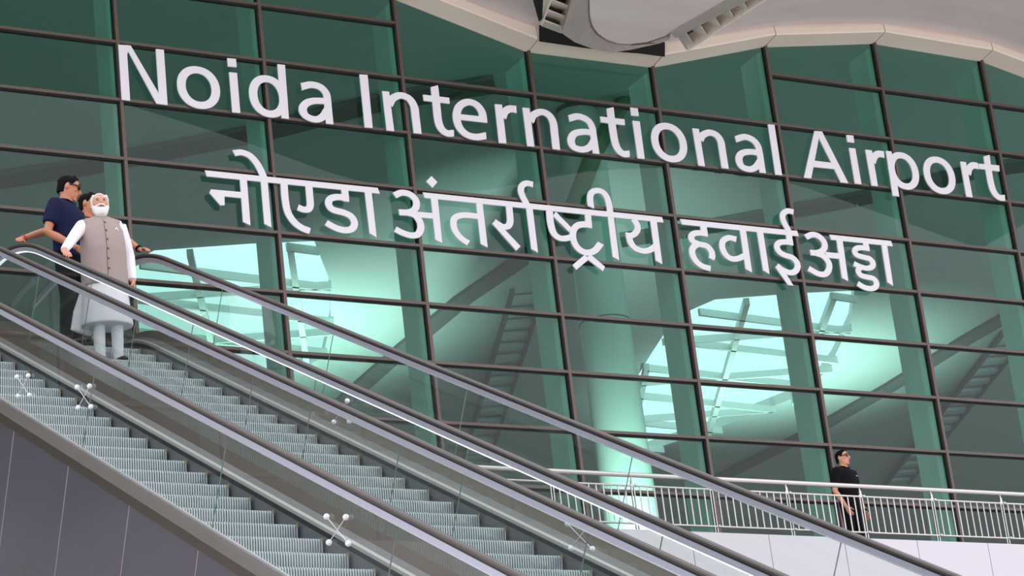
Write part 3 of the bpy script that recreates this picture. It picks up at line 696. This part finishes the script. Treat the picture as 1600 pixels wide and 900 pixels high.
def person(name, label, loc, th, s, skin, head=(0, 0), rw=None, lw=None, rel=None, lel=None, rfing=None, lfing=None, stance=.10, lean=0.0, grip=(False, False), group=None):
    """one continuous body; local front is -y, person's right is -x, feet at z = 0. rw / lw wrists in world or local ('L', v)."""
    M_ = Matrix.Translation(V3(loc)) @ Matrix.Rotation(th, 4, 'Z') @ Matrix.Scale(s, 4); Mi = M_.inverted()
    loc_of = lambda p: V3(p[1]) if isinstance(p, tuple) and p[0] == 'L' else Mi @ V3(p)
    J = {}
    b = MB()
    for sg, nm in ((-1, 'r'), (1, 'l')):
        hip, kn, an = V3((sg*.088, .0, .93)), V3((sg*(stance*.5+.045), -.015, .50)), V3((sg*stance, .02, .085))
        J['hip'+nm], J['kn'+nm], J['an'+nm] = hip, kn, an
        b.tube([hip, hip.lerp(kn, .4), kn, kn.lerp(an, .3), an, an-V3((0, 0, .05))], [.088, .078, .056, .056, .038, .036], n=14)
        b.tube([an+V3((0, .035, -.055)), an+V3((0, -.03, -.05)), an+V3((sg*.012, -.11, -.062)), an+V3((sg*.015, -.17, -.07))], [(.034, .030), (.040, .034), (.044, .024), (.028, .014)], n=12)
    b.tube([(0, 0, .84), (0, 0, .90), (0, 0, .98), (0, -.005, 1.08), (0, -.008, 1.22), (0, 0, 1.34), (0, .008, 1.42), (0, .01, 1.475), (0, .01, 1.50)],
           [(.13, .10), (.168, .118), (.165, .115), (.148, .108), (.162, .118), (.176, .115), (.155, .092), (.075, .066), (.06, .06)], n=20)
    b.tube([(0, .012, 1.44), (0, 0, 1.57)], [(.062, .062), (.056, .058)], n=14)
    for sg, nm, w_, e_, fg, gr in ((-1, 'r', rw, rel, rfing, grip[0]), (1, 'l', lw, lel, lfing, grip[1])):
        sh = V3((sg*.188, .008, 1.425)); wr = loc_of(w_) if w_ else V3((sg*.25, -.03, .86))
        if e_: el = loc_of(e_)
        else:
            mid = sh.lerp(wr, .52); L = .58; dd = (wr-sh).length; off = math.sqrt(max(0, (L/2)**2-(dd/2)**2))
            el = mid+V3((sg*.45, .8, -.2)).normalized()*min(off, .10)
        J['sh'+nm], J['el'+nm], J['wr'+nm] = sh, el, wr
        b.tube([sh+V3((-sg*.05, 0, .0)), sh, sh.lerp(el, .45), el, el.lerp(wr, .3), el.lerp(wr, .8), wr], [.045, .056, .050, .042, .042, .031, (.030, .024)], n=14)
        # hand: palm, four fingers, thumb
        fd = (Mi.to_3x3() @ V3(fg)).normalized() if fg else (wr-el).normalized()
        dn = V3((0, 0, -1)) if gr else V3((-sg, 0, 0))        # the palm faces dn
        dn = (dn-fd*dn.dot(fd)).normalized(); ac = fd.cross(dn)
        th_side = ac if (ac.dot(V3((-sg, 0, 0)) if gr else V3((0, -1, 0))) > 0) else -ac
        pc = wr+fd*.055
        b.tube([wr-fd*.005, wr+fd*.02, wr+fd*.06, wr+fd*.092], [(.027, .020), (.034, .018), (.041, .017), (.040, .013)], side=ac, n=12)
        for q in range(4):
            o_ = wr+fd*(.088-.004*abs(q-1.4))+th_side*(.031-.0208*q); ln = (.070, .078, .072, .056)[q]; cu = .55 if gr else .28
            d1 = (fd+dn*cu*.5).normalized(); d2 = (fd+dn*cu*1.6).normalized(); d3 = (fd+dn*cu*3.2).normalized()
            p1 = o_+d1*ln*.42; p2 = p1+d2*ln*.32; p3 = p2+d3*ln*.26
            b.tube([o_-fd*.02, o_, p1, p2, p3], [.009, .0092, .0088, .008, .0062], n=8)
        t0 = wr+fd*.028+th_side*.026; t1 = t0+(fd*.55+th_side*.6+dn*.35).normalized()*.036; t2 = t1+(fd*.9+th_side*.15+dn*.5).normalized()*.030; t3 = t2+(fd+dn*.6).normalized()*.022
        b.tube([t0-th_side*.012, t0, t1, t2, t3], [.012, .013, .0105, .0098, .0075], n=8)
    hy, hp = head
    HM = Matrix.Translation((0, .0, 1.555)) @ Matrix.Rotation(hy, 4, 'Z') @ Matrix.Rotation(hp, 4, 'X') @ Matrix.Translation((0, 0, -1.555))
    h = MB()
    h.tube([(0, -.052, 1.522), (0, -.045, 1.535), (0, -.032, 1.56), (0, -.018, 1.595), (0, -.008, 1.635), (0, 0, 1.675), (0, .004, 1.71), (0, .006, 1.74), (0, .008, 1.757)],
           [(.026, .022), (.045, .045), (.059, .068), (.068, .086), (.074, .096), (.077, .100), (.071, .094), (.050, .068), (.016, .022)], n=22)
    h.tube([(0, -.10, 1.665), (0, -.112, 1.645), (0, -.124, 1.622), (0, -.112, 1.608), (0, -.098, 1.604)], [(.009, .008), (.010, .010), (.016, .013), (.018, .010), (.012, .008)], n=10)
    h.ell((0, -.088, 1.677), (.056, .018, .011)); h.ell((0, -.088, 1.540), (.022, .018, .016)); h.ell((0, -.094, 1.578), (.026, .015, .014))
    for sg in (-1, 1):
        h.ell((sg*.047, -.066, 1.625), (.020, .026, .020)); h.ell((sg*.080, .012, 1.637), (.011, .022, .033), Matrix.Rotation(sg*.35, 3, 'Z'))
    b.add([HM @ V3(v) for v in h.v], h.f)
    body = b.solid(name, skin, None, .0062, 5, .45)
    body.location = loc; body.rotation_euler = (0, 0, th); body.scale = (s, s, s)
    tag(body, label, 'person', group)
    J['HM'] = HM; J['M'] = M_
    def hb(): 
        class H_(MB):
            def add(q, vs, fs, mi=0): return MB.add(q, [HM @ V3(v) for v in vs], fs, mi)
        return H_()
    J['hb'] = hb
    return body, J
def face(body, J, brow, mouth=True, eyes=True):
    hb = J['hb']
    for sg in (-1, 1):
        hb().tube([(sg*.012, -.104, 1.683), (sg*.034, -.101, 1.690), (sg*.056, -.086, 1.683)], [(.004, .005), (.005, .006), (.003, .004)], n=8).build('eyebrow', brow, body)
        if eyes: hb().ell((sg*.031, -.0935, 1.658), (.012, .007, .0042)).build('eye', m_eye, body, True)
    if mouth: hb().ell((0, -.1035, 1.580), (.024, .007, .0062)).build('mouth', m_lip, body, True)
def hair(body, J, m_, low=1.665, back=1.60, th=.012):
    h = J['hb']()
    h.tube([(0, .022, low), (0, .014, 1.70), (0, .010, 1.735), (0, .010, 1.762), (0, .01, 1.772)], [(.080, .096), (.077, .094), (.062, .083), (.036, .050), (.01, .014)], n=22)
    h.tube([(0, .050, back-.02), (0, .046, back+.03), (0, .03, low+.02)], [(.056, .050), (.070, .060), (.080, .082)], n=20)
    h.tube([(0, -.066, 1.728), (0, -.02, 1.752)], [(.056, .028), (.062, .036)], n=14)
    for sg in (-1, 1): h.tube([(sg*.073, -.016, 1.655), (sg*.073, -.030, 1.705), (sg*.055, -.045, 1.735)], [(.008, .012), (.009, .026), (.014, .026)], n=8)
    return h.solid('hair', m_, body, .006, 3)
def sunglasses(body, J):
    f_ = J['hb']()
    for sg in (-1, 1):
        f_.ell((sg*.034, -.104, 1.655), (.033, .012, .021), Matrix.Rotation(-sg*.22, 3, 'Z'))
        f_.tube([(sg*.060, -.094, 1.663), (sg*.082, -.05, 1.662), (sg*.084, .015, 1.657)], [.008, .006, .004], n=8)
    f_.tube([(-.012, -.110, 1.662), (.012, -.110, 1.662)], [.003, .003], n=8)
    return f_.build('sunglasses', m_lens, body, True)
def trousers(body, J, m_, slim=0.0, hem=.07, r0=.012):
    b = MB()
    for nm in 'rl':
        hp, kn, an = J['hip'+nm], J['kn'+nm], J['an'+nm]; e = hem-.0
        b.tube([hp+V3((0, 0, .02)), hp.lerp(kn, .4), kn, kn.lerp(an, .35), V3((an.x, an.y, e))], [.105-slim, .094-slim, .074-slim, .072-slim, .064-slim], n=16)
    b.tube([(0, 0, .84), (0, 0, .92), (0, 0, 1.01)], [(.15, .115), (.182, .132), (.176, .126)], n=20)
    return b.solid('trousers', m_, body, .011, 8)
def shoes(body, J, m_):
    for nm, sg in (('r', -1), ('l', 1)):
        a = J['an'+nm]; b = MB()
        b.tube([a+V3((0, .062, -.045)), a+V3((0, .03, -.038)), a+V3((sg*.006, -.05, -.045)), a+V3((sg*.012, -.13, -.055)), a+V3((sg*.016, -.195, -.062)), a+V3((sg*.016, -.212, -.064))], [(.030, .030), (.043, .046), (.048, .040), (.053, .030), (.038, .021), (.014, .012)], n=14)
        b.tube([a+V3((0, .01, -.03)), a+V3((0, .01, .03))], [.048, .046], n=14)
        b.solid('shoe', m_, body, .008, 3)
def polo(body, J, m_, hemz=.90):
    b = MB()
    b.tube([(0, 0, hemz), (0, 0, 1.0), (0, -.006, 1.10), (0, -.008, 1.22), (0, 0, 1.34), (0, .008, 1.42), (0, .011, 1.468), (0, .011, 1.492)],
           [(.192, .142), (.184, .136), (.180, .144), (.194, .152), (.200, .144), (.178, .118), (.098, .086), (.074, .074)], n=22)
    for nm, sg in (('r', -1), ('l', 1)):
        sh, el = J['sh'+nm], J['el'+nm]
        b.tube([sh+V3((-sg*.07, 0, -.01)), sh+V3((-sg*.015, 0, .0)), sh.lerp(el, .3), sh.lerp(el, .72)], [.075, .084, .078, .072], n=16)
        b.tube([(sg*.03, .012, 1.470), (sg*.10, .012, 1.440), sh+V3((0, 0, -.005))], [(.055, .07), (.06, .07), .07], side=(0, 0, 1), n=14)
        b.tube([(sg*.10, 0, 1.36), sh.lerp(el, .12)], [(.09, .09), .075], n=14)
    o = b.solid('polo_shirt', m_, body, .011, 14)
    c = MB()
    for sg in (-1, 1):
        c.tube([(0, .076, 1.515), (sg*.05, .055, 1.515), (sg*.074, .0, 1.508), (sg*.058, -.052, 1.490), (sg*.012, -.086, 1.462)], [(.010, .022), (.010, .022), (.010, .022), (.010, .020), (.008, .012)], side=(0, 0, 1), n=10)
    c.solid('collar', m_, body, .007, 3)
    return o
def band(body, J, nm, m_, name, t=.93, r_=.036, h=.014):
    a, w = J['el'+nm], J['wr'+nm]; c = a.lerp(w, t); d = (w-a).normalized()
    return MB().tube([c-d*h, c+d*h], [r_, r_], n=16).build(name, m_, body, True)

# the white-bearded man coming down the far escalator
yA = 24.454; zA = S(yA)+KN
man, J = person('person', 'white-bearded man in a taupe sleeveless jacket over a white kurta, hand on the escalator rail', (9.82, 24.69, zA), R(-10), 1.085, m_skin,
                head=(R(-4), R(-7)), rw=(9.272, 24.37, S(24.37)-3.485+.052), rfing=(-.05, -.82, -.50), grip=(True, False),
                lw=('L', V3((.262, -.03, .845))), lel=('L', V3((.262, .045, 1.13))), stance=.085)
face(man, J, m_hairw)
h = J['hb'](); h.tube([(0, .026, 1.675), (0, .016, 1.715), (0, .012, 1.745), (0, .012, 1.766), (0, .012, 1.775)], [(.083, .096), (.079, .094), (.064, .083), (.036, .05), (.01, .014)], n=22)
h.tube([(0, .052, 1.585), (0, .046, 1.63), (0, .03, 1.69)], [(.058, .052), (.074, .064), (.084, .086)], n=20)
for sg in (-1, 1): h.tube([(sg*.076, -.022, 1.640), (sg*.078, -.014, 1.70), (sg*.06, -.05, 1.735)], [(.010, .018), (.011, .03), (.012, .02)], n=8)
h.solid('hair', m_hairw, man, .006, 3)
h = J['hb'](); h.tube([(0, -.075, 1.498), (0, -.066, 1.520), (0, -.052, 1.550), (0, -.040, 1.580), (0, -.026, 1.602)], [(.034, .030), (.058, .050), (.070, .062), (.074, .066), (.074, .060)], n=22)
for sg in (-1, 1): h.tube([(sg*.068, -.035, 1.585), (sg*.075, -.022, 1.640)], [(.014, .024), (.008, .016)], n=10)
bd = h.solid('beard', m_hairw, man, .006, 3)
J['hb']().tube([(-.040, -.098, 1.586), (-.018, -.114, 1.597), (0, -.117, 1.599), (.018, -.114, 1.597), (.040, -.098, 1.586)], [(.008, .007), (.010, .008), (.008, .007), (.010, .008), (.008, .007)], side=(0, 0, 1), n=8).build('moustache', m_hairw, man, True)
J['hb']().ell((0, -.1135, 1.583), (.020, .007, .006)).build('lower_lip', m_lip, man, True)
g_ = J['hb']()
for sg in (-1, 1):
    N = 16; g_.tube([(sg*(.033+.024*math.cos(2*math.pi*i/N)), -.112+.006*abs(math.cos(2*math.pi*i/N)), 1.655+.017*math.sin(2*math.pi*i/N)) for i in range(N+1)], [.0014]*(N+1), n=6, cap=False)
    g_.tube([(sg*.057, -.107, 1.66), (sg*.082, -.04, 1.662), (sg*.085, .012, 1.655)], [.0014]*3, n=6)
g_.tube([(-.009, -.116, 1.658), (.009, -.116, 1.658)], [.0015, .0015], n=6); g_.build('spectacles', m_steel, man, True)
k = MB()
k.tube([(0, .015, .40), (0, .012, .46), (0, .005, .60), (0, 0, .80), (0, 0, .95), (0, -.01, 1.10), (0, -.012, 1.22), (0, 0, 1.34), (0, .008, 1.42), (0, .011, 1.48), (0, .011, 1.505)],
       [(.250, .185), (.246, .182), (.228, .170), (.208, .158), (.205, .155), (.195, .150), (.196, .146), (.196, .136), (.172, .112), (.088, .080), (.070, .070)], n=28)
for nm, sg in (('r', -1), ('l', 1)):
    sh, el, wr = J['sh'+nm], J['el'+nm], J['wr'+nm]
    k.tube([sh+V3((-sg*.07, 0, -.01)), sh, sh.lerp(el, .5), el, el.lerp(wr, .5), el.lerp(wr, .93)], [.060, .066, .060, .054, .048, .041], n=16)
    k.tube([(sg*.03, .012, 1.478), (sg*.10, .012, 1.445), sh], [(.05, .07), (.056, .07), .066], side=(0, 0, 1), n=14)
k.tube([(-.12, .08, .80), (-.18, .10, .55), (-.235, .11, .37)], [(.10, .05), (.13, .045), (.11, .028)], n=16)
k.solid('kurta', m_white, man, .012, 10)
vt = MB()
vt.tube([(0, -.004, .79), (0, -.006, .92), (0, -.014, 1.05), (0, -.022, 1.16), (0, -.016, 1.26), (0, -.004, 1.36), (0, .006, 1.43), (0, .011, 1.478), (0, .011, 1.50)],
        [(.226, .176), (.224, .174), (.218, .176), (.218, .176), (.215, .164), (.206, .146), (.182, .120), (.094, .088), (.080, .080)], n=28)
for sg in (-1, 1): vt.tube([(sg*.03, .012, 1.486), (sg*.10, .012, 1.452), (sg*.168, .008, 1.428)], [(.05, .078), (.060, .082), (.062, .084)], side=(0, 0, 1), n=16)
vest = vt.solid('sleeveless_jacket', m_vest, man, .011, 6)
MB().tube([(0, .011, 1.475), (0, .004, 1.508), (0, -.002, 1.528)], [(.088, .088), (.077, .078), (.074, .074)], n=22).build('collar_band', m_vest, man, True)
from mathutils.bvhtree import BVHTree
vb = BVHTree.FromPolygons([v.co[:] for v in vest.data.vertices], [p.vertices[:] for p in vest.data.polygons])
def vy(x, z):
    h_ = vb.ray_cast(V3((x, -1, z)), V3((0, 1, 0)))[0]
    return h_.y if h_ else -.15
for i in range(6):
    z = 1.415-.098*i
    MB().ell((.012, vy(.012, z)-.003, z), (.0105, .006, .0105)).build('button', m_vestd, man, True)
MB().tube([(0, vy(0, z)-.001, z) for z in [1.455-.05*i for i in range(13)]], [(.003, .004)]*13, n=6).build('placket', m_vestd, man)
MB().tube([(x, vy(x, z)-.003, z) for x, z in ((.100, 1.335), (.118, 1.355), (.135, 1.330))], [.004, .010, .005], n=8).build('chest_badge', m_white, man)
trousers(man, J, m_churi, .012, .055)
shoes(man, J, m_shoe)

# navy-shirted man just behind him
yB = yA+.8; zB = S(yB)+KN
nv, J = person('person', 'man in a navy short-sleeved shirt and sunglasses standing sideways just behind the white-bearded man', (9.75, 25.46, zB), R(38), 1.13, m_skin2,
               head=(R(36), R(15)), rw=('L', V3((-.17, -.19, .93))), rel=('L', V3((-.272, .06, 1.125))), lw=('L', V3((.24, -.08, .88))), stance=.11)
face(nv, J, m_hairk, True, False); hair(nv, J, m_hairk); sunglasses(nv, J); trousers(nv, J, m_trou); shoes(nv, J, m_shoe); polo(nv, J, m_navy)

# a third man on the landing, arms out to both handrails
td, J = person('person', 'man mostly hidden behind the others, arms spread with a hand on each handrail', (10.21, 26.02, FLOOR), R(0), 1.05, m_skin2,
               head=(R(48), R(4)), rw=(9.268, 25.66, S(25.66)-3.485+.05), lw=(10.615, 25.60, S(25.6)-3.485+.05), rfing=(-.25, -.9, -.25), lfing=(.3, -.9, -.2), grip=(True, True), stance=.12)
face(td, J, m_hairk); hair(td, J, m_hairk); trousers(td, J, m_trou); shoes(td, J, m_shoe); polo(td, J, m_rust)
band(td, J, 'l', m_trou, 'watch_strap', .9, .037); band(td, J, 'r', m_red, 'wrist_thread', .82, .037, .01)

# guard at the railing on the right
gp = aty(1325, 770, 33.05)
gd, J = person('person', 'guard in a black polo shirt and sunglasses standing behind the steel railing at the right', (gp.x, 33.05, WALK), R(16), 1.055, m_skin,
               head=(R(10), R(-2)), rw=('L', V3((-.225, -.10, .83))), rel=('L', V3((-.255, .04, 1.12))), lw=('L', V3((.255, -.06, .83))), lel=('L', V3((.262, .03, 1.12))), stance=.12)
face(gd, J, m_hairk, True, False); hair(gd, J, m_hairk); sunglasses(gd, J); trousers(gd, J, m_trou); shoes(gd, J, m_shoe); polo(gd, J, m_black)
band(gd, J, 'l', m_trou, 'watch_strap', .93, .036)
MB().tube([(.085, -.136, 1.345), (.125, -.128, 1.345)], [.005, .005], n=6).build('chest_badge', m_white, gd)
